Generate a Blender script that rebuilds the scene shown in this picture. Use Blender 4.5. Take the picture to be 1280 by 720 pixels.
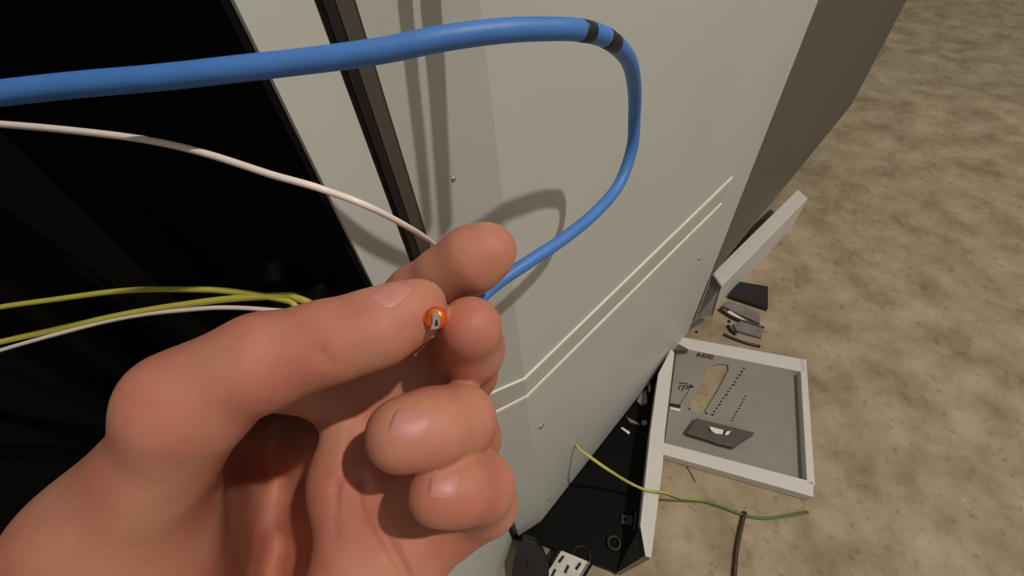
import bpy, bmesh, math, random
import numpy as np
from mathutils import Vector, Matrix

random.seed(7)
for _o in list(bpy.data.objects):
    bpy.data.objects.remove(_o, do_unlink=True)
scene = bpy.context.scene
col = scene.collection

# ------------------------------------------------------------------ camera
F = 540.0                                   # focal length in px of the 1280x720 frame
def nrm(v): v = np.array(v, float); return v / np.linalg.norm(v)
DN = nrm((57, 470, F))                      # straight down, in camera axes (x right, y down, z forward)
_h = np.array((760, -620, F), float)
XW = nrm(_h - DN * _h.dot(DN))              # along the right panel
ZW = -DN
YW = np.cross(ZW, XW)
H = 0.655                                   # camera height
CAM = Vector((0, 0, H))
def c2w_dir(v): v = np.asarray(v, float); return Vector((v.dot(XW), v.dot(YW), v.dot(ZW)))
def c2w(v): return CAM + c2w_dir(v)
cam_data = bpy.data.cameras.new('camera')
cam_data.sensor_fit = 'HORIZONTAL'; cam_data.sensor_width = 36.0
cam_data.lens = F / 1280 * 36.0
cam_data.clip_start = 0.005; cam_data.clip_end = 50
cam = bpy.data.objects.new('camera', cam_data); col.objects.link(cam)
_r, _u, _b = c2w_dir((1, 0, 0)), c2w_dir((0, -1, 0)), c2w_dir((0, 0, -1))
cam.matrix_world = Matrix(((_r.x, _u.x, _b.x, 0), (_r.y, _u.y, _b.y, 0), (_r.z, _u.z, _b.z, H), (0, 0, 0, 1)))
scene.camera = cam

# ------------------------------------------------------------------ light and exposure
scene.view_settings.view_transform = 'Standard'
scene.view_settings.look = 'None'
scene.view_settings.gamma = 1.0
scene.view_settings.use_curve_mapping = False
scene.view_settings.exposure = 0.0
world = bpy.data.worlds.new('world'); scene.world = world; world.use_nodes = True
_bg = world.node_tree.nodes['Background']
_bg.inputs['Color'].default_value = (1.0, 0.93, 0.84, 1); _bg.inputs['Strength'].default_value = 0.27
LD = nrm((0.62, -0.67, -1.0))               # towards the work lamp, camera axes
lamp_d = bpy.data.lights.new('work_lamp', 'POINT')
lamp_d.energy = 88; lamp_d.color = (1.0, 0.92, 0.81); lamp_d.shadow_soft_size = 0.022
lamp = bpy.data.objects.new('work_lamp', lamp_d); col.objects.link(lamp)
lamp.location = c2w(LD * 1.7)

# ------------------------------------------------------------------ helpers
def ray(px, py): return c2w_dir(((px - 640) / F, (py - 360) / F, 1.0))
def P(px, py, z): return CAM + ray(px, py) * z                      # point at depth z
def hit_z(px, py, z):
    r = ray(px, py); return CAM + r * ((z - H) / r.z)
def hit_v(px, py, p0, dr):                                          # vertical plane through plan point p0, plan dir dr
    r = ray(px, py); n = (-dr[1], dr[0])
    t = ((p0[0] - CAM.x) * n[0] + (p0[1] - CAM.y) * n[1]) / (r.x * n[0] + r.y * n[1])
    return CAM + r * t

def mesh_obj(name, verts, faces, mat, parent=None, smooth=False):
    me = bpy.data.meshes.new(name)
    me.from_pydata([tuple(v) for v in verts], [], faces)
    me.validate(); me.update()
    bm = bmesh.new(); bm.from_mesh(me); bmesh.ops.recalc_face_normals(bm, faces=bm.faces); bm.to_mesh(me); bm.free()
    if smooth:
        for p in me.polygons: p.use_smooth = True
    me.materials.append(mat)
    o = bpy.data.objects.new(name, me); col.objects.link(o)
    if parent is not None: put(o, parent)
    return o
def put(o, parent):
    o.parent = parent
    o.matrix_parent_inverse = Matrix.Translation(parent.location).inverted()
def empty(name, loc, label, cat, group=None, kind=None):
    o = bpy.data.objects.new(name, None); o.location = loc; o.empty_display_size = 0.02; col.objects.link(o)
    tag(o, label, cat, group, kind); return o
def tag(o, label=None, cat=None, group=None, kind=None):
    if label: o['label'] = label
    if cat: o['category'] = cat
    if group: o['group'] = group
    if kind: o['kind'] = kind
    return o
def prism(name, poly, ext, mat, parent=None, bevel=0.0):
    """closed solid: polygon of world points extruded by vector ext"""
    n = len(poly); poly = [Vector(p) for p in poly]; ext = Vector(ext)
    vs = poly + [p + ext for p in poly]
    fs = [tuple(range(n)), tuple(range(2 * n - 1, n - 1, -1))] + [(i, (i + 1) % n, n + (i + 1) % n, n + i) for i in range(n)]
    o = mesh_obj(name, vs, fs, mat, parent)
    if bevel: bev(o, bevel)
    return o
def bev(o, w, seg=2):
    bm = bmesh.new(); bm.from_mesh(o.data)
    bmesh.ops.bevel(bm, geom=list(bm.edges), offset=w, segments=seg, profile=0.5, affect='EDGES', clamp_overlap=True)
    bm.to_mesh(o.data); bm.free()
def catmull(pts, n=8):
    pts = [Vector(p) for p in pts]; q = [pts[0] * 2 - pts[1]] + pts + [pts[-1] * 2 - pts[-2]]; out = []
    for i in range(1, len(q) - 2):
        a, b, c, d = q[i - 1], q[i], q[i + 1], q[i + 2]
        for k in range(n):
            t = k / n
            out.append(0.5 * ((2 * b) + (c - a) * t + (2 * a - 5 * b + 4 * c - d) * t * t + (3 * b - a - 3 * c + d) * t ** 3))
    out.append(pts[-1]); return out
def tube_data(path, rad, sides=14, flat=1.0, up=None):
    n = len(path); vs = []; fs = []
    T = [(path[min(i + 1, n - 1)] - path[max(i - 1, 0)]).normalized() for i in range(n)]
    N = (up if up is not None else T[0].orthogonal()); N = (N - T[0] * N.dot(T[0])).normalized()
    for i in range(n):
        N = (N - T[i] * N.dot(T[i])).normalized(); B = T[i].cross(N)
        r = rad[i] if isinstance(rad, (list, tuple)) else rad
        for k in range(sides):
            a = 2 * math.pi * k / sides
            vs.append(path[i] + (N * math.cos(a) * flat + B * math.sin(a)) * r)
    for i in range(n - 1):
        for k in range(sides):
            k2 = (k + 1) % sides
            fs.append((i * sides + k, i * sides + k2, (i + 1) * sides + k2, (i + 1) * sides + k))
    fs.append(tuple(range(sides - 1, -1, -1))); fs.append(tuple(range((n - 1) * sides, n * sides)))
    return vs, fs
def tube(name, path, rad, mat, parent=None, sides=14, flat=1.0, up=None):
    vs, fs = tube_data(path, rad, sides, flat, up)
    return mesh_obj(name, vs, fs, mat, parent, smooth=True)

# ------------------------------------------------------------------ materials
def mat(name, c, rough=0.5, metal=0.0, var=0.0, scale=20.0, bump=0.0, bscale=200.0, c2=None, spec=0.5, detail=4):
    m = bpy.data.materials.new(name); m.use_nodes = True
    nt = m.node_tree; b = nt.nodes['Principled BSDF']
    b.inputs['Base Color'].default_value = (*c, 1); b.inputs['Roughness'].default_value = rough
    b.inputs['Metallic'].default_value = metal; b.inputs['Specular IOR Level'].default_value = spec
    tc = nt.nodes.new('ShaderNodeTexCoord')
    if var or c2:
        nz = nt.nodes.new('ShaderNodeTexNoise'); nz.inputs['Scale'].default_value = scale; nz.inputs['Detail'].default_value = detail
        nt.links.new(tc.outputs['Object'], nz.inputs['Vector'])
        rp = nt.nodes.new('ShaderNodeValToRGB')
        lo = c2 if c2 else tuple(x * (1 - var) for x in c); hi = c if c2 else tuple(min(1, x * (1 + var)) for x in c)
        rp.color_ramp.elements[0].color = (*lo, 1); rp.color_ramp.elements[1].color = (*hi, 1)
        rp.color_ramp.elements[0].position = 0.32; rp.color_ramp.elements[1].position = 0.68
        nt.links.new(nz.outputs['Fac'], rp.inputs['Fac']); nt.links.new(rp.outputs['Color'], b.inputs['Base Color'])
    if bump:
        n2 = nt.nodes.new('ShaderNodeTexNoise'); n2.inputs['Scale'].default_value = bscale; n2.inputs['Detail'].default_value = 3
        nt.links.new(tc.outputs['Object'], n2.inputs['Vector'])
        bp = nt.nodes.new('ShaderNodeBump'); bp.inputs['Strength'].default_value = bump; bp.inputs['Distance'].default_value = 0.001
        nt.links.new(n2.outputs['Fac'], bp.inputs['Height']); nt.links.new(bp.outputs['Normal'], b.inputs['Normal'])
    return m
M = {}
M['paint'] = mat('light_grey_paint', (0.525, 0.542, 0.508), 0.45, var=0.03, scale=9, bump=0.06, bscale=900)
M['paint_white'] = mat('white_powder_coat', (0.66, 0.63, 0.60), 0.5, var=0.02, scale=15)
M['stripe'] = mat('white_stripe', (0.80, 0.76, 0.70), 0.5, var=0.03, scale=60)
M['stripe_band'] = mat('stripe_band', (0.50, 0.488, 0.448), 0.5, var=0.03, scale=30)
M['gasket'] = mat('black_rubber', (0.012, 0.010, 0.008), 0.55, var=0.2, scale=60)
M['flange'] = mat('dark_grey_paint', (0.105, 0.094, 0.077), 0.5, var=0.06, scale=20)
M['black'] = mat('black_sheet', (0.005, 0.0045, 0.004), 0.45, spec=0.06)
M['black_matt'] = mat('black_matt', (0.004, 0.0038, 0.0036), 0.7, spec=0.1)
M['black_soft'] = mat('black_plastic', (0.014, 0.013, 0.012), 0.45)
M['steel'] = mat('screw_steel', (0.55, 0.53, 0.50), 0.28, 1.0)
M['blue'] = mat('blue_pvc', (0.058, 0.195, 0.55), 0.5, var=0.05, scale=120, bump=0.05, bscale=900)
M['ink'] = mat('black_ink', (0.008, 0.010, 0.018), 0.5)
M['white_pvc'] = mat('white_pvc', (0.82, 0.72, 0.66), 0.4, var=0.03, scale=100)
M['copper'] = mat('copper', (0.98, 0.20, 0.04), 0.25, 0.75)
M['strand_glint'] = mat('strand_glint_metal', (0.93, 0.86, 0.78), 0.12, 1.0)  # metal of the loose strand and of the painted glint on the copper
M['floor'] = None
M['tray_grey'] = mat('grey_coating', (0.27, 0.255, 0.215), 0.5, var=0.05, scale=30)
M['dark_grey'] = mat('graphite_plastic', (0.075, 0.067, 0.054), 0.5, var=0.08, scale=50)
M['slot_shade'] = mat('slot_dark', (0.02, 0.017, 0.013), 0.8)  # stands in for holes, their shade put into the colour
M['red_ink'] = mat('red_ink', (0.22, 0.035, 0.03), 0.6)
M['brown'] = mat('shaded_edge', (0.17, 0.135, 0.105), 0.6, var=0.1, scale=60)  # shade on the flange's mitred edge, put into this brown
M['black_brown'] = mat('brown_black_pvc', (0.035, 0.017, 0.009), 0.4)
M['galv'] = mat('galvanised', (0.55, 0.53, 0.50), 0.5, 0.2, var=0.12, scale=80)
M['scrap'] = mat('scrap_grey', (0.20, 0.18, 0.17), 0.5, var=0.2, scale=60)
M['green'] = mat('green_pvc', (0.13, 0.20, 0.035), 0.4)

def floor_mat():
    m = bpy.data.materials.new('dusty_concrete'); m.use_nodes = True
    nt = m.node_tree; b = nt.nodes['Principled BSDF']; b.inputs['Roughness'].default_value = 0.8
    tc = nt.nodes.new('ShaderNodeTexCoord')
    def noise(s, d=5, r=0.6):
        n = nt.nodes.new('ShaderNodeTexNoise'); n.inputs['Scale'].default_value = s; n.inputs['Detail'].default_value = d; n.inputs['Roughness'].default_value = r
        nt.links.new(tc.outputs['Object'], n.inputs['Vector']); return n
    def ramp(src, els):
        r = nt.nodes.new('ShaderNodeValToRGB'); e = r.color_ramp.elements
        e[0].position, e[0].color = els[0][0], (*els[0][1], 1); e[1].position, e[1].color = els[-1][0], (*els[-1][1], 1)
        for p, c in els[1:-1]: x = e.new(p); x.color = (*c, 1)
        nt.links.new(src, r.inputs['Fac']); return r
    r1 = ramp(noise(14).outputs['Fac'], [(0.3, (0.23, 0.17, 0.10)), (0.5, (0.36, 0.285, 0.185)), (0.72, (0.47, 0.39, 0.27))])
    r2 = ramp(noise(75, 3).outputs['Fac'], [(0.30, (0.5, 0.46, 0.4)), (0.42, (1, 1, 1)), (0.64, (1, 1, 1)), (0.74, (1.35, 1.35, 1.35))])
    mx = nt.nodes.new('ShaderNodeMix'); mx.data_type = 'RGBA'; mx.blend_type = 'MULTIPLY'; mx.inputs['Factor'].default_value = 0.6
    nt.links.new(r1.outputs['Color'], mx.inputs['A']); nt.links.new(r2.outputs['Color'], mx.inputs['B'])
    nt.links.new(mx.outputs['Result'], b.inputs['Base Color'])
    bp = nt.nodes.new('ShaderNodeBump'); bp.inputs['Strength'].default_value = 0.4; bp.inputs['Distance'].default_value = 0.002
    nt.links.new(noise(120, 4).outputs['Fac'], bp.inputs['Height']); nt.links.new(bp.outputs['Normal'], b.inputs['Normal'])
    return m
M['floor'] = floor_mat()

def skin_mat():
    m = bpy.data.materials.new('skin'); m.use_nodes = True
    nt = m.node_tree; b = nt.nodes['Principled BSDF']
    b.inputs['Roughness'].default_value = 0.55; b.inputs['Specular IOR Level'].default_value = 0.3
    b.inputs['Subsurface Weight'].default_value = 0.35
    b.inputs['Subsurface Radius'].default_value = (1.0, 0.30, 0.15); b.inputs['Subsurface Scale'].default_value = 0.0035
    tc = nt.nodes.new('ShaderNodeTexCoord')
    def noise(s, d=3):
        n = nt.nodes.new('ShaderNodeTexNoise'); n.inputs['Scale'].default_value = s; n.inputs['Detail'].default_value = d
        nt.links.new(tc.outputs['Object'], n.inputs['Vector']); return n
    r = nt.nodes.new('ShaderNodeValToRGB'); e = r.color_ramp.elements
    e[0].position = 0.35; e[0].color = (0.47, 0.165, 0.112, 1); e[1].position = 0.66; e[1].color = (0.53, 0.242, 0.158, 1)
    nt.links.new(noise(55, 3).outputs['Fac'], r.inputs['Fac']); nt.links.new(r.outputs['Color'], b.inputs['Base Color'])
    wv = noise(650, 3)
    bp = nt.nodes.new('ShaderNodeBump'); bp.inputs['Strength'].default_value = 0.16; bp.inputs['Distance'].default_value = 0.0006
    nt.links.new(wv.outputs['Fac'], bp.inputs['Height']); nt.links.new(bp.outputs['Normal'], b.inputs['Normal'])
    return m
M['skin'] = skin_mat()
M['nail'] = mat('nail', (0.53, 0.225, 0.185), 0.45, var=0.06, scale=120, spec=0.35)

def ground_wire_mat():
    m = bpy.data.materials.new('green_yellow_pvc'); m.use_nodes = True
    nt = m.node_tree; b = nt.nodes['Principled BSDF']; b.inputs['Roughness'].default_value = 0.4
    g = nt.nodes.new('ShaderNodeNewGeometry'); at = nt.nodes.new('ShaderNodeAttribute'); at.attribute_name = 'stripe'
    r = nt.nodes.new('ShaderNodeValToRGB'); r.color_ramp.interpolation = 'CONSTANT'
    r.color_ramp.elements[0].color = (0.085, 0.15, 0.03, 1); r.color_ramp.elements[1].color = (0.55, 0.50, 0.09, 1); r.color_ramp.elements[1].position = 0.5
    nt.links.new(at.outputs['Fac'], r.inputs['Fac']); nt.links.new(r.outputs['Color'], b.inputs['Base Color'])
    return m
M['gy'] = ground_wire_mat()
def gy_tube(name, path, rad, parent=None, phase=0, sides=16, twist=0.0):
    o = tube(name, path, rad, M['gy'], parent, sides)
    a = o.data.attributes.new('stripe', 'FLOAT', 'POINT')
    n = len(o.data.vertices)
    a.data.foreach_set('value', [1.0 if ((i % sides) + phase + twist * (i // sides)) % sides < sides * 0.42 else 0.0 for i in range(n)])
    return o

# ------------------------------------------------------------------ the floor
me = mesh_obj('floor', [(-3, -3, 0), (4, -3, 0), (4, 4, 0), (-3, 4, 0), (-3, -3, -.1), (4, -3, -.1), (4, 4, -.1), (-3, 4, -.1)],
              [(0, 1, 2, 3), (7, 6, 5, 4), (0, 4, 5, 1), (1, 5, 6, 2), (2, 6, 7, 3), (3, 7, 4, 0)], M['floor'])
tag(me, 'dusty tan concrete floor with blotches and grit', 'floor', kind='structure')

# ------------------------------------------------------------------ plan of the cabinet faces
def cp(px, py, z):  p = P(px, py, z); return (p.x, p.y)
S0 = P(700, 260, 0.215)
WY = S0.y                                                     # right facet: plane y = WY
RD = (1.0, 0.0)
Fp = hit_v(637, 320, (0, WY), RD); Fp = (Fp.x, WY)            # fold, plan point
a2 = math.radians(19); LDIR = (math.cos(a2), math.sin(a2))    # left facet direction, sign fixed below
_t = c2w_dir((1800, -839, F)); LDIR = Vector((_t.x, _t.y)).normalized()
_t = c2w_dir((390, -668, F)); DDIR = Vector((_t.x, _t.y)).normalized()
def on_r(px, py): return hit_v(px, py, (0, WY), RD)
def on_l(px, py): return hit_v(px, py, Fp, LDIR)
_g = on_l(442 + 0.32 * 150, 150); Gp = (_g.x, _g.y)           # left end of the left facet
_b = on_l(417 + 0.36 * 150, 150); Bp = (_b.x, _b.y)           # grey flange | black gasket
_k = on_l(389 + 0.39 * 150, 150); Kp = (_k.x, _k.y)           # black gasket | left panel
def on_d(px, py): return hit_v(px, py, Kp, DDIR)
_e = on_r(900, 313); Rx = _e.x
ZB = (on_r(821, 467).z + on_r(690, 632).z) / 2
ZB2 = on_l(655, 662).z
ZT = 1.25
print('PLAN fold', Fp, 'G', Gp, 'K', Kp, 'Rx', Rx, 'ZB', on_r(821, 467).z, on_r(690, 632).z, 'ZB2', ZB2, 'LDIR', LDIR, 'DDIR', DDIR, 'on_d', on_d(655, 675).z, on_d(640, 712).z)

def sheet(name, plan, z0, z1, th, m, parent):
    """folded sheet following plan points, thickness th away from the camera"""
    ns = []
    for i, p in enumerate(plan):
        t = Vector(plan[min(i + 1, len(plan) - 1)]) - Vector(plan[max(i - 1, 0)]); t.normalize()
        ns.append(Vector((-t.y, t.x)))
    fr = [Vector(p) for p in plan]; bk = [f + n * th for f, n in zip(fr, ns)]
    ring = fr + bk[::-1]
    return prism(name, [Vector((p.x, p.y, z0)) for p in ring], (0, 0, z1 - z0), m, parent)

cab = empty('metal_cabinet', (Rx, WY, 0), 'light grey sheet metal cabinet side with two white stripes, behind the hand', 'cabinet')
sheet('side_panel', [Gp, Fp, (Rx, WY)], ZB, ZT, 0.03, M['paint'], cab)
# plinth under the panel
sheet('plinth', [(Gp[0] + .02, Gp[1] + .03), (Fp[0], Fp[1] + .03), (Rx - .02, WY + .03)], 0.0, ZB, 0.02, M['black_matt'], cab)
# flange and gasket at the left end of the panel
def off(p, d): n = Vector((-LDIR.y, LDIR.x)); return (p[0] + n.x * d, p[1] + n.y * d)
sheet('corner_flange', [off(Bp, .0015), off(Gp, .0004)], ZB2, ZT, 0.02, M['flange'], cab)
sheet('rubber_gasket', [off(Kp, .002), off(Bp, .002)], ZB2 - .003, ZT, 0.012, M['gasket'], cab)
_b1 = (Kp[0] * .62 + Bp[0] * .38, Kp[1] * .62 + Bp[1] * .38); _b2 = (Kp[0] * .50 + Bp[0] * .50, Kp[1] * .50 + Bp[1] * .50)
sheet('gasket_lip', [off(_b1, .0005), off(_b2, .0005)], ZB2, ZT, 0.003, M['black_soft'], cab)
# white stripes with the band between them
def ribbon(name, pts, nrmls, w, th, m, parent):
    vs = []; fs = []
    for i, (p, n) in enumerate(zip(pts, nrmls)):
        ww = w[i] if isinstance(w, (list, tuple)) else w
        for dz, dn in ((-.5, 0), (-.42, 1), (.42, 1), (.5, 0)):
            vs.append(p + Vector((0, 0, dz * ww)) + n * (dn * th))
    for i in range(len(pts) - 1):
        for k in range(4):
            a, b = i * 4 + k, i * 4 + (k + 1) % 4
            fs.append((a, b, b + 4, a + 4))
    fs += [(0, 1, 2, 3), tuple(range(len(vs) - 4, len(vs)))]
    return mesh_obj(name, vs, fs, m, parent)
NR = Vector((0, -1, 0)); NL = Vector((LDIR.y, -LDIR.x, 0))
def stripe(pr, pl, w, name, m, th):
    k = on_r(*pr[1]); k.x = Fp[0]; pts = [on_r(*pr[0]), k, on_l(*pl)]
    return ribbon(name, pts, [NR, (NR + NL).normalized(), NL], w, th, m, cab)
stripe([(914.7, 221.7), (661, 467)], (590, 501), [.0028, .0024, .0014], 'white_stripe', M['stripe'], .0012)
stripe([(900.7, 255), (661.5, 491)], (600, 525), [.0030, .0034, .0036], 'white_stripe', M['stripe'], .0012)
ka, kb = on_r(661, 467), on_r(661.5, 491); ka.x = kb.x = Fp[0]
e1, e2 = on_r(905, 240), None
mid0 = (on_r(914.7, 221.7) + on_r(900.7, 255)) / 2; mid1 = (ka + kb) / 2; mid2 = (on_l(590, 501) + on_l(600, 525)) / 2
dz0 = abs(on_r(914.7, 221.7).z - on_r(900.7, 255).z); dz1 = abs(ka.z - kb.z)
ribbon('stripe_band', [mid0, mid1, mid2], [NR, (NR + NL).normalized(), NL], [dz0 * .7, dz1, dz1], .0004, M['stripe_band'], cab)
# screws
def screw(p, n, r, parent):
    n = n.normalized(); u = n.orthogonal().normalized(); v = n.cross(u); vs = []; fs = []; S = 12
    prof = [(1.0, -.1), (1.0, .18), (.75, .42), (.32, .50), (.22, .28), (0.02, .26)]
    for rr, hh in prof:
        for k in range(S):
            a = 2 * math.pi * k / S; vs.append(p + (u * math.cos(a) + v * math.sin(a)) * rr * r + n * hh * r)
    for i in range(len(prof) - 1):
        for k in range(S): fs.append((i * S + k, i * S + (k + 1) % S, (i + 1) * S + (k + 1) % S, (i + 1) * S + k))
    fs += [tuple(range(S)), tuple(range((len(prof) - 1) * S, len(prof) * S))]
    return mesh_obj('screw', vs, fs, M['steel'], parent, True)
for (x, y), r in (((676, 533), .0030), ((685, 623), .0026), ((874, 323), .0029), ((567, 224), .0009)):
    if x > 600: screw(on_r(x, y), NR, r, cab)
    else: screw(on_l(x, y), NL, r, cab)

# ------------------------------------------------------------------ left cabinet: panel with a black opening
DN3 = Vector((DDIR.y, -DDIR.x, 0))
dcab = empty('open_cabinet', (Kp[0], Kp[1], 0), 'open grey cabinet with a black interior, left of the black rubber gasket', 'cabinet')
ZD = 0.004
_e0 = on_d(390, 200); Op = (_e0.x, _e0.y)                      # edge of the opening, plan
_far = Vector(Kp) - DDIR * 0.62
sheet('frame_stile', [Op, Kp], ZD, ZT, 0.0012, M['paint'], dcab)
zo = on_d(552, 690).z
sheet('lower_panel', [(_far.x, _far.y), Op], ZD, zo, 0.012, M['paint'], dcab)
screw(on_d(630, 709), DN3, .0026, dcab)
# the black box behind the opening
nb = Vector((-DDIR.y, DDIR.x)) ; dv = Vector((DDIR.x, DDIR.y))
def DPl(s, d): q = Vector(Kp) - dv * s + nb * d; return (q.x, q.y)  # s along the front from the gasket, d deep
so = (Vector(Op) - Vector(Kp)).length
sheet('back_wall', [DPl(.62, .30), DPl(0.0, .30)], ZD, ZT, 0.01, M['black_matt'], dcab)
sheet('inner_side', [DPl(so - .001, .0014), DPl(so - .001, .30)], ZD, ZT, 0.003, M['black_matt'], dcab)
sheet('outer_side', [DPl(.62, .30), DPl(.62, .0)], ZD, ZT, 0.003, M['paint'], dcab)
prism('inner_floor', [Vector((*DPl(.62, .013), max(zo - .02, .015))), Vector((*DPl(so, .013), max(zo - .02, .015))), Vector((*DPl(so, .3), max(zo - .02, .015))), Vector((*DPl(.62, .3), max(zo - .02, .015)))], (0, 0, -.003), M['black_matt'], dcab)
# devices inside: rails and a ring, all in black
for i in range(3):
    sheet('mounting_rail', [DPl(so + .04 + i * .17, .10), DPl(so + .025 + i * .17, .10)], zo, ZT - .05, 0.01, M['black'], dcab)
ringp = [P(372 + 30 * math.cos(a), 350 + 34 * math.sin(a), .165) for a in [2 * math.pi * k / 24 for k in range(25)]]
tube('inner_grommet', ringp, .004, M['black'], dcab, 8)

# ------------------------------------------------------------------ dark cabinet beyond the right end of the panel
ncab = empty('dark_cabinet', (Rx + .05, WY + .1, 0), 'dark grey metal upright standing beyond the right end of the grey panel', 'cabinet')
zl = hit_v(903, 315, (0, WY + .012), RD).z - .035
prism('side_sheet', [Vector((Rx + .004, WY + .008, zl)), Vector((Rx + .75, WY + .008, zl)), Vector((Rx + .75, WY + .35, zl)), Vector((Rx + .004, WY + .35, zl))], (0, 0, ZT - zl), M['flange'], ncab, .002)
prism('foot_frame', [Vector((Rx + .10, WY + .10, 0)), Vector((Rx + .70, WY + .10, 0)), Vector((Rx + .70, WY + .32, 0)), Vector((Rx + .10, WY + .32, 0))], (0, 0, zl), M['flange'], ncab)

# ------------------------------------------------------------------ white box on the floor at the right
hb_lo = hit_z(890, 395, 0)
hb = None
for k in range(400):                                            # height of the corner above hb_lo
    zz = k * .001; q = hit_z(901.5, 358, zz)
    if hb is None or (q.xy - hb_lo.xy).length < hb[0]: hb = ((q.xy - hb_lo.xy).length, zz)
hb = hb[1]; print('BOX h', hb)
V0 = hit_z(901.5, 358, hb); V1 = hit_z(890, 342, hb); V3 = hit_z(928, 331, hb)
dl = (V3 - V0).normalized(); dw = (V1 - V0)
V2 = V1 + dl * .32; V3 = V0 + dl * .32
wb = empty('white_enclosure', (V0.x, V0.y, 0), 'white metal box with a grey open end, standing on the floor beside the panel', 'enclosure')
t = .006
def shell(a, b, z0, z1, m, nm):
    d = (b - a).normalized(); n = Vector((-d.y, d.x, 0))
    c = (V0 + V2) / 2
    if (c - a).dot(n) < 0: n = -n
    prism(nm, [Vector((p.x, p.y, z0)) for p in (a, b, b + n * t, a + n * t)], (0, 0, z1 - z0), m, wb)
shell(V0 + dl * .004, V3, 0, hb - .0035, M['paint_white'], 'long_side')
shell(V1 + dl * .004, V2, 0, hb - .0035, M['paint_white'], 'long_side')
_f0, _f1 = hit_z(890, 396, 0), hit_z(867, 402, 0)
prism('end_plate', [V0 - dl * .001, V1 - dl * .001, _f1 - dl * .001, _f0 - dl * .001], dl * .004, M['tray_grey'], wb)
prism('lid', [V0, V1, V2, V3], (0, 0, -.003), M['paint_white'], wb, .001)
hp = hit_z(905.5, 324, hb)
hole = prism('lid_hole_shade', [hp + Vector((math.cos(a), math.sin(a), 0)) * .004 for a in [k * math.pi / 4 for k in range(8)]], (0, 0, .0008), M['slot_shade'], wb)  # dark disc on the lid, the hole's shade as colour

# ------------------------------------------------------------------ black tray with a white flange, under the panel
rz = .055
tr = empty('black_tray', hit_z(735, 600, 0), 'black sheet metal door lying face up with a white folded flange', 'door')
base_px = [(842, 432), (801.5, 656), (806, 694), (772, 716), (671, 678), (640, 672), (700, 560), (790, 430)]
bz = .012
prism('base_sheet', [Vector((p.x, min(p.y, WY + .028), p.z)) for p in (hit_z(x, y, bz) for x, y in base_px)], (0, 0, -.008), M['black'], tr)
flp = [(839, 437), (843, 441), (831, 540), (828.5, 580), (814, 697), (807, 695), (800.5, 657), (813, 540), (823, 467)]
top = [hit_z(x, y, rz) for x, y in flp]
# white flange: its top is a folded sheet, its sides go down to the floor
prism('white_flange', top, (0, 0, -.004), M['paint_white'], tr)
inner = [hit_z(x, y, rz - .0045) for x, y in [(824, 467), (814.5, 540), (802, 657), (808, 694), (813, 695), (827, 580), (829.5, 540), (840, 441)]]
prism('flange_web', inner, (0, 0, -(rz - .0045)), M['paint_white'], tr)
c0, c1 = hit_z(813.5, 697.5, rz - .004), hit_z(772, 719, bz + .006)
mitre = [hit_z(806.5, 694.5, rz - .004), hit_z(813, 698, rz - .004), hit_z(775, 719, bz), hit_z(770.5, 716, bz)]
prism('mitred_edge', mitre, (0, 0, -.003), M['brown'], tr)  # edge lies in shadow, which is put into its brown colour
gus = [hit_z(801, 657, rz - .006), hit_z(806.3, 693.5, rz - .006), hit_z(771, 714.5, bz + .001)]
prism('corner_gusset', gus, (.001, .001, -.002), M['gasket'], tr)
# fittings on the black sheet
prism('hinge_tab', [hit_z(x, y, bz + .004) for x, y in [(777, 643), (791, 645), (790, 657), (776, 654)]], (0, 0, -.004), M['gasket'], tr, .0006)
prism('hinge_slot', [hit_z(x, y, bz + .005) for x, y in [(780, 646), (784, 647), (783, 651), (779, 650)]], (0, 0, -.001), M['black_matt'], tr)
prism('guide_strip', [hit_z(x, y, bz + .006) for x, y in [(794, 640), (797, 640), (794, 664), (791, 664)]], (0, 0, -.006), M['gasket'], tr)
cr = hit_z(767.5, 678.5, bz + .003)
tube('cable_ring', [cr + Vector((math.cos(a), math.sin(a), 0)) * .0075 for a in [2 * math.pi * k / 20 for k in range(21)]], .0020, M['gasket'], tr, 8)
cr2 = hit_z(727, 695, bz + .002)
tube('cable_ring', [cr2 + Vector((math.cos(a), math.sin(a), 0)) * .011 for a in [2 * math.pi * k / 20 for k in range(21)]], .001, M['gasket'], tr, 8)
# a sliver on the black sheet, and its reflections put on as grey plates
def bit(name, pxs, z, th, m, label, cat, group=None):
    o = prism(name, [hit_z(x, y, z + th) for x, y in pxs], (0, 0, -th), m); tag(o, label, cat, group); return o
bit('plastic_sliver', [(776, 535), (778, 534), (787.5, 540), (786.5, 543)], bz, .002, M['stripe'], 'thin white sliver lying on the black sheet below the panel edge', 'offcut')
bit('reflection_patch', [(783, 521), (797, 528), (800, 531), (788, 528)], bz, .003, M['scrap'], 'long grey plate for a painted reflection in the black sheet, against the panel edge', 'offcut')
bit('reflection_patch', [(800, 493), (808, 487), (809, 503), (801, 506), (796, 501)], bz, .005, M['scrap'], 'square grey plate for a painted reflection, high on the black sheet beside the white flange', 'offcut')
bit('reflection_patch', [(803, 525), (809, 526), (808, 531), (802, 530)], bz, .004, M['scrap'], 'small nut-sized grey plate for a painted reflection on the black sheet near the white flange', 'offcut')
bit('reflection_patch', [(809, 480), (812, 475), (814, 487), (811, 491)], bz, .005, M['scrap'], 'tiny grey plate for a painted reflection at the top end of the black sheet', 'offcut')

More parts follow.
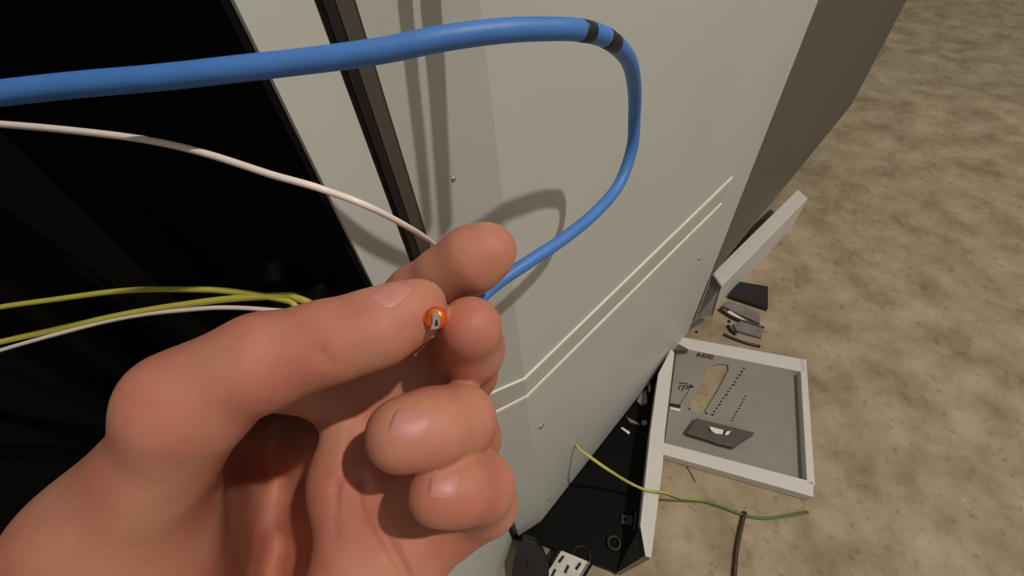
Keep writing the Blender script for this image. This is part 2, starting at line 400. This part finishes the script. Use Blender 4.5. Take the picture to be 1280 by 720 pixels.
# ------------------------------------------------------------------ grey tray with lettering
gz, gb = .019, .004
gt = empty('grey_enclosure_tray', hit_z(880, 500, 0), 'shallow grey metal tray with white rims, lettering and slotted base', 'enclosure')
def poly_hole(name, outer, hole, th, m, parent):
    bm = bmesh.new(); es = []
    for loop in (outer, hole):
        v = [bm.verts.new(p) for p in loop]
        es += [bm.edges.new((v[i], v[(i + 1) % len(v)])) for i in range(len(v))]
    bmesh.ops.triangle_fill(bm, edges=es, use_beauty=True)
    r = bmesh.ops.extrude_face_region(bm, geom=list(bm.faces))
    for g in r['geom']:
        if isinstance(g, bmesh.types.BMVert): g.co.z -= th
    bmesh.ops.recalc_face_normals(bm, faces=bm.faces)
    me = bpy.data.meshes.new(name); bm.to_mesh(me); bm.free(); me.materials.append(m)
    o = bpy.data.objects.new(name, me); col.objects.link(o); put(o, parent); return o
TL, BL = hit_z(849, 424, gz), hit_z(832, 562, gz)
tdir = (hit_z(928, 440, gz) - TL).normalized(); bdir = (hit_z(928, 588, gz) - BL).normalized()
TR, BR = hit_z(1002, 447, gz), hit_z(1014, 602, gz)
outer = [Vector((p.x, p.y, gb)) for p in (TL, TR, BR, BL)]
cut = [hit_z(x, y, gb) for x, y in [(889, 457), (900, 454.5), (910, 456), (911, 462), (896, 490), (881, 515), (874, 517), (863, 511), (862, 507), (873, 485)]]
poly_hole('base_plate', outer, cut, .004, M['tray_grey'], gt)
def rimbox(a, b, w, nm, m=M['paint_white']):
    d = (b - a).normalized(); n = Vector((-d.y, d.x, 0)); n = n if n.y > 0 else -n
    prism(nm, [a - n * w / 2, b - n * w / 2, b + n * w / 2, a + n * w / 2], (0, 0, -(gz - .002)), m, gt, .0012)
def rimpx(pxs, nm, m): prism(nm, [hit_z(x, y, gz) for x, y in pxs], (0, 0, -gz + .0015), m, gt, .0006)
def ext(p, q, s):    # continue line p->q from q by factor
    return (q[0] + (q[0] - p[0]) * s, q[1] + (q[1] - p[1]) * s)
rimpx([(841, 426), (851.5, 421), (928, 435), ext((851.5, 421), (928, 435), 1.0), ext((861.5, 437), (928, 450), 1.2), (928, 450), (861.5, 437)], 'top_rim', M['paint_white'])
rimpx([(829, 553), (928, 579), ext((829, 553), (928, 579), .9), ext((829, 568), (928, 596), .9), (928, 596), (829, 568)], 'bottom_rim', M['paint_white'])
rimpx([(1000, 449), (1008, 449), (1019, 607), (1009, 605)], 'side_rim', M['paint_white'])
rimpx([(836, 433), (841, 427.5), (860, 436.5), (843, 437)], 'corner_bracket', M['flange'])
# lettering on the base next to the top rim, flat red print
def letter_A(o, u, v, w, h, parent):
    bars = [((0, 0), (.22, 0), (.60, 1), (.40, 1)), ((.78, 0), (1, 0), (.60, 1), (.40, 1)), ((.2, .25), (.8, .25), (.72, .45), (.28, .45))]
    vs = []; fs = []
    for b in bars:
        i = len(vs); vs += [o + u * (x * w) + v * (y * h) for x, y in b]; fs.append((i, i + 1, i + 2, i + 3))
    return vs, fs
def letter_B(o, u, v, w, h, parent):
    vs = []; fs = []
    def q(*b):
        i = len(vs); vs.extend([o + u * (x * w) + v * (y * h) for x, y in b]); fs.append((i, i + 1, i + 2, i + 3))
    q((0, 0), (.26, 0), (.26, 1), (0, 1))
    for y0, y1 in ((0, .17), (.42, .58), (.83, 1)): q((.26, y0), (.74, y0), (.74, y1), (.26, y1))
    for y0, y1 in ((0, .5), (.5, 1)): q((.70, y0 + .06), (1, y0 + .14), (1, y1 - .14), (.70, y1 - .06))
    return vs, fs
_a, _b2 = hit_z(861.5, 437, gz), hit_z(928, 450, gz)
_dr = (_b2 - _a).to_2d().normalized(); _nn = Vector((_dr.y, -_dr.x, 0)); _nn = _nn if _nn.dot(CAM - _a) > 0 else -_nn
_pl = (_a.x + _nn.x * .0008, _a.y + _nn.y * .0008)
lp = [hit_v(870, 445.4, _pl, _dr), hit_v(891.5, 449.4, _pl, _dr)]
lu = (lp[1] - lp[0]); Ltot = lu.length; lu.normalize()
lv = hit_v(871.3, 440.2, _pl, _dr) - hit_v(870.5, 445.4, _pl, _dr); lh = lv.length; lv.normalize()
vs, fs = [], []
for i, fn in enumerate((letter_A, letter_B, letter_B)):
    v_, f_ = fn(lp[0] + lu * (Ltot * i * .35), lu, lv, Ltot * .29, lh, gt)
    fs += [tuple(k + len(vs) for k in f) for f in f_]; vs += v_
lt = mesh_obj('lettering', vs, fs, M['red_ink'], gt); tag(lt, 'dark red letters ABB')
# slots in the base: thin plates, the holes' shade put into their dark colour
def slot_at(x, y, dx, dy, w):
    a = hit_z(x, y, gb + .0005); b = hit_z(x + dx, y + dy, gb + .0005); d = b - a; n = Vector((-d.y, d.x, 0)).normalized() * w
    prism('slot_shade', [a - n, b - n, b + n, a + n], (0, 0, -.0008), M['slot_shade'], gt)
for k in range(15):
    f = k / 14; x = 889 + (929 - 889) * f; y = 519 + (461 - 519) * f
    slot_at(x, y, 2.2 if k % 3 else 3.6, -1.2, .0011)
for k in range(9):
    f = k / 8; x = 914 + (931 - 914) * f; y = 526 + (496 - 526) * f
    slot_at(x, y, 1.8, -1, .0009)
for k in range(6):
    f = k / 5; slot_at(850 + 10 * f, 504 - 16 * f, 1.6, -.8, .0009)
for (x, y, dx, dy) in [(849, 478.5, 11, 1.5), (853, 482, 12, 1), (856, 485.5, 10, -2), (862, 480, 5, 4), (848, 487, 3, -6), (852, 489, 3, -6)]:
    slot_at(x, y, dx, dy, .0009)
slot_at(837.5, 506, 13, 2, .0032)
sl = prism('slot_lip', [hit_z(x, y, gb + .002) for x, y in [(838, 508.5), (851, 511.5), (850, 514), (837.5, 511)]], (0, 0, -.002), M['stripe'], gt)
for x, y in ((861, 511.5), (882, 517)): slot_at(x, y, 2, -1, .0016)
# graphite handle recess with a white inlay
hz = gb + .011
hpx = [(871, 522), (928, 536.5), (944, 541), (917, 559), (897, 554), (883, 549), (858, 541.5), (859, 538)]
prism('handle_recess', [hit_z(x, y, hz) for x, y in hpx], (0, 0, -.0105), M['dark_grey'], gt, .0015)
prism('recess_edge', [hit_z(x, y, hz + .0015) for x, y in [(871, 521.5), (928, 535.5), (944, 539.5), (943, 541.5), (928, 537.5), (871.5, 523.5)]], (0, 0, -.002), M['scrap'], gt)
prism('white_inlay', [hit_z(x, y, hz + .001) for x, y in [(887, 533), (904.5, 537.5), (903, 543), (894, 541.5), (889, 538)]], (0, 0, -.0015), M['stripe'], gt)
prism('white_inlay', [hit_z(x, y, hz + .001) for x, y in [(908, 539.5), (914, 538.5), (910, 543.5), (906, 543.5)]], (0, 0, -.0015), M['stripe'], gt)
prism('inlay_notch', [hit_z(x, y, hz + .0008) for x, y in [(884.5, 536), (888, 535), (891.5, 539.5), (888, 539)]], (0, 0, -.001), M['slot_shade'], gt)
prism('inlay_notch', [hit_z(x, y, hz + .0008) for x, y in [(904.5, 538), (908, 539), (906, 543.5), (903, 543)]], (0, 0, -.001), M['slot_shade'], gt)

# ------------------------------------------------------------------ bottom: slotted cable tray and black arch
ct = empty('cable_tray', hit_z(712, 705, 0), 'white perforated cable tray on the floor in front of the black sheet', 'cable tray')
q0, q1 = hit_z(699, 687, .02), hit_z(738, 703, .02)
cd = (hit_z(683, 712, .02) - q0).normalized()
cu = (q1 - q0); cw = cu.length; cu.normalize()
prism('tray_floor', [q0, q1, q1 + cd * .30, q0 + cd * .30], (0, 0, -.002), M['galv'], ct)
for s in (-.003, cw - .003):
    prism('side_rail', [q0 + cu * s, q0 + cu * (s + .006), q0 + cu * (s + .006) + cd * .3, q0 + cu * s + cd * .3], (0, 0, -.02), M['black_matt'], ct)
for i in range(16):
    for j in range(3):
        o_ = q0 + cd * (.005 + i * .018 + (.008 if j == 1 else 0)) + cu * (cw * (.22 + .27 * j)) + Vector((0, 0, .0006))
        a = .6 if (i + j) % 2 else -.5
        d = (cd * math.cos(a * .2) + cu * math.sin(a * .2)).normalized(); n = Vector((-d.y, d.x, 0)) * .0016
        prism('slot_shade', [o_ - n, o_ + n, o_ + n + d * .0095, o_ - n + d * .0095], (0, 0, -.0008), M['slot_shade'], ct)  # dark plate with the slot's shade as its colour
# black strap bent into an arch, with a narrow slit
_az = (hit_z(664, 732, .0) - CAM).dot(c2w_dir((0, 0, 1))) - .012
arpx = [(654, 674), (670, 678), (680, 692), (686, 708), (687, 738), (669, 738), (666.5, 716), (662, 703), (657, 697), (656, 699), (660, 711), (662, 738), (638, 738), (642, 707), (648, 690)]
ar = prism('rubber_strap', [P(x, y, _az) for x, y in arpx], c2w_dir((0, 0, .012)), M['black_soft'], None, .0008)
tag(ar, 'black rubber strap bent into an arch at the foot of the grey panel', 'strap')

# ------------------------------------------------------------------ scraps at the right edge
def rod(name, pxs, r, m, label, cat, group=None, lift=0.0):
    pts = [hit_z(x, y, r + lift) for x, y in pxs]
    o = tube(name, catmull(pts, 4), r, m, None, 8); tag(o, label, cat, group); return o
rod('cable_offcut', [(899, 386), (915, 396), (935, 404), (955, 410)], .0028, M['black_brown'], 'dark cable offcut, longest and highest of the scraps beside the white box', 'offcut', lift=.002)
rod('cable_offcut', [(905, 418), (914, 422), (930, 428), (950, 433)], .0024, M['black_brown'], 'dark cable offcut lying nearest the top rim of the grey tray', 'offcut')
rod('cable_offcut', [(910, 407), (914, 413), (920, 418)], .0028, M['black_soft'], 'short black offcut between the two dark cable offcuts', 'offcut')
bit('metal_bar', [(903, 382), (910, 376), (950, 392), (950, 404)], 0, .008, M['scrap'], 'grey flat metal bar lying on the floor beside the white box', 'offcut')
bit('metal_plate', [(911, 369), (925, 352), (960, 358), (960, 385)], 0, .010, M['black_soft'], 'black plate half hidden behind the white box', 'plate')
bit('metal_strip', [(917, 405), (930, 400), (955, 408), (952, 422), (921, 413)], 0, .006, M['scrap'], 'short wide grey strip among the dark offcuts', 'offcut')
bit('metal_strip', [(908, 391), (912, 388), (932, 400), (930, 403)], 0, .004, M['stripe'], 'thin pale strip between the dark offcuts', 'offcut')
for (x, y, r), w in zip(((911, 402, .0030), (870.5, 415, .0026), (878, 400, .0022)), ('next to the pale strip', 'near the top rim of the grey tray', 'at the foot of the white box')):
    p = hit_z(x, y, 0)
    vs = [p + Vector((math.cos(a) * r * (1 + .2 * (k % 2)), math.sin(a) * r, 0)) for k, a in enumerate([i * math.pi / 4 for i in range(8)])]
    vs = vs + [p + (v - p) * .6 + Vector((0, 0, r * 1.1)) for v in vs]
    fs = [tuple(range(8)), tuple(range(8, 16))] + [(i, (i + 1) % 8, 8 + (i + 1) % 8, 8 + i) for i in range(8)]
    tag(mesh_obj('pebble', vs, fs, M['black_brown']), 'small dark lump on the floor ' + w, 'pebble')
sp = [hit_v(x, y, (0, WY + .012), RD) for x, y in ((840, 432), (880, 400))]
rod('thin_offcut', [(838, 432), (846, 424), (860, 411), (877, 400)], .0035, M['flange'], 'grey rod lying on the floor along the end of the panel', 'offcut')
rod('wire_offcut', [(854, 578), (860, 586), (865, 594), (869, 603)], .0007, M['black_brown'], 'hair-thin dark wire offcut on the floor below the grey tray', 'offcut')
rod('brown_cable', [(931, 640), (926, 660), (921, 685), (919, 705), (917, 730), (916, 760)], .0028, M['black_brown'], 'dark brown cable on the floor at the lower right', 'cable')

# ------------------------------------------------------------------ green-yellow wire
s_ = on_r(719, 555) + NR * .0012
zs = (s_ - CAM).dot(c2w_dir((0, 0, 1)))
def zfloor(x, y, h): return (hit_z(x, y, h) - CAM).dot(c2w_dir((0, 0, 1)))
ze = zfloor(808, 613, rz + .002)
path = [on_r(717.5, 559) + NR * .0006, s_]
for x, y, z in ((726, 562.5, zs - .004), (740, 573, zs - .008), (760, 587, zs - .006), (785, 602.5, zs + .035)):
    path.append(P(x, y, z))
print('GW', zs, ze)
path += [hit_z(808, 613, rz + .0022), hit_z(829, 616, rz + .002), hit_z(842, 621, .035), hit_z(856, 625, .012), hit_z(880, 627, .003), hit_z(903, 634, .003), hit_z(928, 643, .003), hit_z(960, 648, .003), hit_z(1010, 640, .003)]
gyw = gy_tube('ground_wire', catmull(path, 8), .0018, None, 13, 16, 0.11)
tag(gyw, 'green and yellow ground wire running from the panel across the floor', 'wire')

# ------------------------------------------------------------------ wires beside the thumb, inside the left cabinet
def wire(name, pts, r, m, label, sides=12, n=8, gy=False, root=()):
    pa = catmull([Vector(q) for q in root] + [P(*p) for p in pts], n)
    o = gy_tube(name, pa, r, None, 0, sides) if gy else tube(name, pa, r, m, None, sides)
    tag(o, label, 'wire'); return o
wire('ground_wire', [(250, 378, .150), (352, 370, .14), (372, 373, .138), (392, 382, .136), (415, 400, .136)], .0012, None, 'green and yellow wire arching over the thumb, uppermost of the bundle', gy=True, root=[P(-500, 600, .21), P(-150, 470, .185), P(100, 405, .165)])
wire('ground_wire', [(250, 362, .150), (352, 374, .14), (372, 385, .138), (392, 402, .136)], .0011, None, 'yellow green wire of the bundle, between arching green one and white one', gy=True, root=[P(-500, 560, .21), P(-150, 420, .185), P(100, 370, .165)])
wire('white_wire', [(250, 386, .150), (352, 388.5, .14), (365, 390, .138), (385, 396, .136)], .0008, M['white_pvc'], 'short thin white wire at the left, lowest of the bundle by the thumb', root=[P(-500, 640, .21), P(-150, 490, .185), P(100, 410, .165)])

# ------------------------------------------------------------------ white wire and blue cable
wire('white_wire', [(-200, 150, .112), (150, 170, .101), (352, 222, .097), (410, 239, .099), (460, 258, .102), (505, 281, .116), (530, 296, .132), (545, 308, .145), (556, 326, .152)], .00085, M['white_pvc'], 'long thin white wire curving down to the index finger', n=10, root=[P(-1100, 360, .18), P(-600, 180, .13)])
bc = empty('blue_cable', P(640, 45, .09), 'thick blue cable bent in a loop and pinched by the fingers', 'cable')
bpts = [(-260, 150, .088), (40, 112, .086), (200, 97, .085), (290, 87, .085), (352, 80, .086), (419, 72, .0865), (485, 62, .087), (552, 48.5, .088), (619, 39.5, .091), (672, 36.5, .095), (725, 38, .101), (762, 50, .112), (786, 76, .130), (793, 110, .150), (793, 145, .168), (790, 185, .178), (774, 230, .180), (745, 265, .172), (705, 298, .163), (660, 328, .155), (620, 355, .150), (596, 377, .146), (578, 400, .140)]
BR_ = .0024
bpath = catmull([P(*p) for p in [(-1100, 420, .17), (-800, 230, .115)] + bpts], 10)
ins = tube('insulation', bpath, BR_, M['blue'], bc, 20)
def sub(i0, i1, r, nm, m, parent):
    return tube(nm, bpath[i0:i1 + 1], r, m, parent, 20)
def nearest(px, py):
    best = None
    for i, p in enumerate(bpath):
        v = p - CAM; z = v.dot(c2w_dir((0, 0, 1))); x = 640 + F * v.dot(c2w_dir((1, 0, 0))) / z; y = 360 + F * v.dot(c2w_dir((0, 1, 0))) / z
        d = (x - px) ** 2 + (y - py) ** 2
        if best is None or d < best[0]: best = (d, i)
    return best[1]
def band(x0, y0, x1, y1):
    def at(x, y):
        i = nearest(x, y); return i
    i0, i1 = at(x0, y0), at(x1, y1)
    a, b = bpath[i0], bpath[i1]
    seg = [a.lerp(b, k / 4) for k in range(5)] if i1 - i0 < 2 else bpath[i0:i1 + 1]
    return tube('black_mark', seg, BR_ * 1.012, M['ink'], bc, 20)
band(727, 38, 738, 41); band(757, 47, 768, 55)
# copper end turned towards the viewer, its highlight put on as a bright plate
cpath = catmull([P(578, 402, .139), P(562, 404, .128), P(550, 401, .116), P(545, 398, .104), P(544, 397, .0985)], 8)
cop = tube('copper_end', cpath, [.0027] * (len(cpath) - 3) + [.00265, .0025, .0019], M['copper'], bc, 24); tag(cop, 'shiny orange copper end')
fz = .0972
prism('glint_face', [P(x, y, fz - .0003) for x, y in ((541, 391), (546, 390), (549.5, 396), (550, 404), (547, 411), (538, 412), (541, 403))], c2w_dir((0, 0, .0015)), M['strand_glint'], cop)
prism('glint_gap', [P(x, y, fz - .0005) for x, y in ((544.5, 400), (546.5, 399), (547.5, 407), (543, 408))], c2w_dir((0, 0, .001)), M['ink'], cop)  # dark gap inside the painted highlight
tube('strand', catmull([P(538, 426, .116), P(530, 434, .113), P(518, 444, .110)], 4), .00022, M['strand_glint'], bc, 6)

# ------------------------------------------------------------------ unseen wires added above, to cast two vertical shadows on the panel
def toward_lamp(s, t): return s + (lamp.location - s).normalized() * t
def loose(name, pts, r, m, label, tail):
    pa = [toward_lamp(s, t) for s, t in pts] + tail
    o = tube(name, catmull(pa, 6), r, m, None, 10); tag(o, label, 'wire'); return o
for nm, r, spx, lab in (('shadow_wire', .0018, [(535, 285), (527, 200), (516, 100), (506, 0), (500, -60)], 'thinner of two unseen grey wires added to cast shadow stripes on the panel'),
                        ('shadow_wire', .0026, [(557, 285), (552, 200), (546, 100), (538, 0), (533, -60)], 'thicker of two unseen grey wires added to cast shadow stripes on the panel')):
    pts = []
    for x, y in spx:
        s0 = on_l(x, y)
        t = .02
        while t < .3:
            v = toward_lamp(s0, t) - CAM; z = v.dot(c2w_dir((0, 0, 1))); yy = 360 + F * v.dot(c2w_dir((0, 1, 0))) / z
            if yy < -28: break
            t += .002
        pts.append((s0, t)); print('LOOSE', x, y, round(t, 3), round(z, 3))
    q = toward_lamp(*pts[-1])
    loose(nm, pts, r, M['scrap'], lab, [q + Vector((0, 0, .06)), q + Vector((0, 0, .2))])

# ------------------------------------------------------------------ the hand (one continuous surface)
VOX = 0.0010
lo = np.array((-.185, -.030, .066)); hi = np.array((.016, .235, .256))
dims = np.ceil((hi - lo) / VOX).astype(int)
gx, gy_, gz_ = [lo[i] + VOX * np.arange(dims[i], dtype=np.float32) for i in range(3)]
BIG = np.float32(.05)
def C(px, py, z): return np.array(((px - 640) / F * z, (py - 360) / F * z, z))
def cone(D, a, b, ra, rb, k, sq=1.0):
    """smooth-union a tapered capsule into field D; only its neighbourhood is touched"""
    m = .012 + k; r = max(ra, rb)
    s = []
    for i in range(3):
        l0, h0 = min(a[i], b[i]) - r - m, max(a[i], b[i]) + r + m
        s.append(slice(max(0, int((l0 - lo[i]) / VOX)), min(dims[i], int((h0 - lo[i]) / VOX) + 2)))
    if any(q.stop <= q.start for q in s): return
    X = gx[s[0]][:, None, None] - a[0]; Y = gy_[s[1]][None, :, None] - a[1]; Z = gz_[s[2]][None, None, :] - a[2]
    ba = b - a; L2 = max(1e-12, ba.dot(ba))
    t = np.clip((X * ba[0] + Y * ba[1] + Z * ba[2]) / L2, 0, 1).astype(np.float32)
    d = np.sqrt((X - ba[0] * t) ** 2 + (Y - ba[1] * t) ** 2 + (Z - ba[2] * t) ** 2) - (ra + (rb - ra) * t)
    d = d.astype(np.float32)
    v = D[s[0], s[1], s[2]]
    D[s[0], s[1], s[2]] = smin(v, d, k)
def smin(a, b, k):
    if k <= 0: return np.minimum(a, b)
    h = np.maximum(k - np.abs(a - b), 0) / k
    return np.minimum(a, b) - h * h * k * np.float32(.25)
def smax(a, b, k): return -smin(-a, -b, k)
def field(): return np.full(tuple(dims), BIG, np.float32)
def px_r(r, z): return r * z / F
def chain(D, pts, k):
    """pts: (px, py, depth, radius px)"""
    for p, q in zip(pts[:-1], pts[1:]):
        cone(D, C(*p[:3]), C(*q[:3]), px_r(p[3], p[2]), px_r(q[3], q[2]), k)
# palm with the metacarpals, thenar and hypothenar, wrist and forearm
palm = field()
for pts in ([(436, 452, .158, 34), (450, 700, .170, 46), (400, 880, .172, 50)],
            [(505, 508, .158, 34), (420, 810, .180, 46)],
            [(552, 566, .155, 34), (450, 830, .174, 46)],
            [(572, 640, .148, 34), (480, 740, .150, 48), (400, 860, .165, 52)],
            [(446, 500, .146, 32), (438, 600, .139, 42), (444, 740, .139, 50), (430, 860, .158, 54)],
            *[[(215, y, .120, 46), (270, y + 5, .180, 46), (345, y + 10, .224, 46), (425, y, .186, 40)] for y in (545, 620, 695, 770)], [(300, 470, .128, 40), (435, 486, .152, 38)],
            [(470, 452, .152, 34), (560, 470, .152, 36)], [(500, 430, .158, 36), (560, 440, .156, 36)],
            [(490, 560, .150, 30), (500, 680, .146, 42), (470, 790, .152, 52)]):
    chain(palm, pts, .010)
chain(palm, [(240, 520, .098, 60), (130, 680, .112, 78), (190, 900, .150, 80)], .014)        # thenar out to the left
chain(palm, [(300, 900, .165, 90), (250, 1250, .145, 110)], .014)                            # wrist and forearm
chain(palm, [(400, 890, .162, 80), (370, 1250, .145, 110)], .014)
# thumb
thumb = field()
chain(thumb, [(225, 500, .096, 62), (330, 452, .098, 58), (400, 430, .100, 49), (432, 422, .101, 46), (475, 408, .103, 46), (512, 390, .106, 37), (528, 380, .108, 29)], .004)
# index: behind the thumb, out to the rounded tip at the right
index = field()
chain(index, [(430, 452, .158, 34), (470, 410, .146, 36), (520, 366, .136, 33), (556, 345, .131, 35), (590, 325, .127, 40), (610, 314, .126, 36)], .004)
middle = field()
chain(middle, [(505, 508, .158, 34), (560, 492, .152, 36), (582, 466, .142, 37), (588, 436, .127, 40), (588, 410, .115, 40)], .004)
ring = field()
chain(ring, [(552, 566, .155, 34), (585, 548, .140, 38), (574, 526, .120, 43), (540, 534, .111, 46), (504, 543, .107, 47)], .004)
pinky = field()
chain(pinky, [(572, 655, .148, 32), (608, 630, .140, 36), (600, 608, .122, 40), (572, 612, .113, 40), (548, 616, .110, 39)], .004)
# knuckle webbing: the first segments melt into the palm, the finger ends stay separate
prox = field()
for a, b in (((430, 452, .158, 34), (470, 410, .146, 36)), ((505, 508, .158, 34), (560, 492, .152, 36)), ((552, 566, .155, 34), (585, 548, .140, 36)), ((572, 655, .148, 32), (600, 640, .143, 34)), ((225, 500, .096, 62), (330, 452, .098, 58))):
    chain(prox, [a, b], .004)
D = smin(palm, prox, .008)
for f in (thumb, index, middle, ring, pinky): D = smin(D, f, .0009)
del prox
# surface lookup along a viewing ray, then carved creases
def samp(p):
    q = (np.asarray(p) - lo) / VOX; i = np.clip(np.floor(q).astype(int), 0, dims - 2); f = q - i
    c = D[i[0]:i[0] + 2, i[1]:i[1] + 2, i[2]:i[2] + 2]
    c = c[0] * (1 - f[0]) + c[1] * f[0]; c = c[0] * (1 - f[1]) + c[1] * f[1]
    return float(c[0] * (1 - f[2]) + c[1] * f[2])
def grad(p, e=.0012):
    return nrm([samp(p + np.eye(3)[i] * e) - samp(p - np.eye(3)[i] * e) for i in range(3)])
def march(p0, dr, iso=0.0, mx=.09):
    t = 0.0
    while t < mx:
        p = p0 + dr * t; s = samp(p)
        if s <= iso: return p
        t += max(.00015, (s - iso) * .6)
    return None
def surf(px, py):
    r = C(px, py, 1.0); return march(r * .07, r, 0, .14)
def carve(pts, r, k=.0015, sink=.0):
    S = [surf(x, y) for x, y in pts]; S = [s for s in S if s is not None]
    G = field()
    for a, b in zip(S[:-1], S[1:]):
        if np.linalg.norm(a - b) < .02: cone(G, a, b, r, r, .0)
    return G
creases = [([(455, 600), (462, 630), (478, 665), (497, 700), (508, 722), (515, 745)], .0017),
           ([(421, 600), (420, 640), (418, 680)], .0006),
           ([(441, 520), (432, 560), (428, 600)], .0005),
           ([(400, 438), (407, 447), (414, 454)], .0005)]
cuts = [carve(p, r) for p, r in creases]
for G in cuts: D = smax(D, -G, .0012)
del cuts

def surface_nets(D):
    s = D < 0
    nx, ny, nz = D.shape
    cs = [s[i:nx - 1 + i, j:ny - 1 + j, k:nz - 1 + k] for i in (0, 1) for j in (0, 1) for k in (0, 1)]
    cnt = sum(c.astype(np.uint8) for c in cs); act = (cnt > 0) & (cnt < 8)
    idx = np.argwhere(act); vid = -np.ones(act.shape, np.int64); vid[act] = np.arange(len(idx))
    acc = np.zeros((len(idx), 3)); num = np.zeros(len(idx))
    offs = [(i, j, k) for i in (0, 1) for j in (0, 1) for k in (0, 1)]
    for a in range(8):
        for b in range(a + 1, 8):
            A, B = np.array(offs[a]), np.array(offs[b])
            if np.abs(A - B).sum() != 1: continue
            da = D[tuple((idx + A).T)]; db = D[tuple((idx + B).T)]
            m = (da < 0) != (db < 0)
            t = np.where(m, da / np.where(m, da - db, 1), 0)
            pt = A + (B - A) * t[:, None]
            acc += np.where(m[:, None], pt, 0); num += m
    V = lo + VOX * (idx + acc / num[:, None])
    quads = []
    for ax in range(3):
        u, w = [i for i in range(3) if i != ax]
        sl0 = [slice(1, -1)] * 3; sl1 = [slice(1, -1)] * 3
        sl0[ax] = slice(0, -1); sl1[ax] = slice(1, None)
        ch = s[tuple(sl0)] != s[tuple(sl1)]
        e = np.argwhere(ch); e[:, u] += 1; e[:, w] += 1
        inside = s[tuple(e.T)]
        q = []
        for du, dw in ((1, 1), (0, 1), (0, 0), (1, 0)):
            c = e.copy(); c[:, u] -= du; c[:, w] -= dw; q.append(vid[tuple(c.T)])
        q = np.stack(q, 1)
        flip = inside if ax != 1 else ~inside
        q[~flip] = q[~flip][:, ::-1]
        quads.append(q)
    return V, np.concatenate(quads)
# close the field at the grid border
for ax in range(3):
    for e in (0, -1):
        sl = [slice(None)] * 3; sl[ax] = e; D[tuple(sl)] = np.maximum(D[tuple(sl)], .001)
V, Q = surface_nets(D)
Wv = np.stack([V @ XW, V @ YW, V @ ZW + H], 1)
org = c2w(C(330, 850, .17))
hand = mesh_obj('person', [tuple(v) for v in (Wv - np.array(org))], [tuple(int(i) for i in q) for q in Q if min(q) >= 0], M['skin'], None, True)
hand.location = org
tag(hand, 'bare left hand, palm to the viewer, pinching a blue cable', 'person')
sm = hand.modifiers.new('smooth', 'SMOOTH'); sm.factor = .5; sm.iterations = 3

def nail(px, py, tip_px, wid, length, dz_tip=0.0, n_over=None):
    """curved plate laid on the finger: centre pixel, pixel towards the free edge, size in m"""
    s = surf(px, py)
    if s is None: print('NAIL MISS', px, py); return
    n = grad(s, .003) if n_over is None else nrm(n_over)
    t = C(*tip_px, s[2] + dz_tip) - s; t = nrm(t - n * t.dot(n)); b = np.cross(n, t)
    vs = []; fs = []; NU, NV = 13, 11
    for top in (0, 1):
        for i in range(NU):
            u = -1 + 2 * i / (NU - 1)
            for j in range(NV):
                v = -1 + 2 * j / (NV - 1)
                hw = (1 - max(0, -u) ** 3 * .45) * (1 - max(0, u) ** 4 * .22)
                p0 = s + t * (u * length / 2) + b * (v * hw * wid / 2) + n * .006
                p = march(p0, -n, 0.0, .016)
                if p is None: p = p0 - n * .0065
                arch_ = .00050 * (1 - v ** 4) * (1 - max(0, -u) ** 4) * (1 - max(0, u) ** 6 * .5)
                p = p + n * (arch_ - .00022 if top else -.0008)
                vs.append(c2w(p))
    N = NU * NV
    for i in range(NU - 1):
        for j in range(NV - 1):
            a = i * NV + j; q = (a, a + 1, a + NV + 1, a + NV); fs.append(tuple(N + x for x in q)); fs.append(q[::-1])
    bd = [j for j in range(NV)] + [i * NV + NV - 1 for i in range(1, NU)] + [(NU - 1) * NV + j for j in range(NV - 2, -1, -1)] + [i * NV for i in range(NU - 2, 0, -1)]
    for a, b_ in zip(bd, bd[1:] + bd[:1]): fs.append((a, b_, N + b_, N + a))
    o = mesh_obj('fingernail', vs, fs, M['nail'], hand, True)
nail(515, 530, (465, 516), .0090, .0095)
nail(557, 606, (515, 604), .0070, .0075)
nail(488, 369, (540, 340), .0080, .0100, .01)
del D, palm, thumb, index, middle, ring, pinky
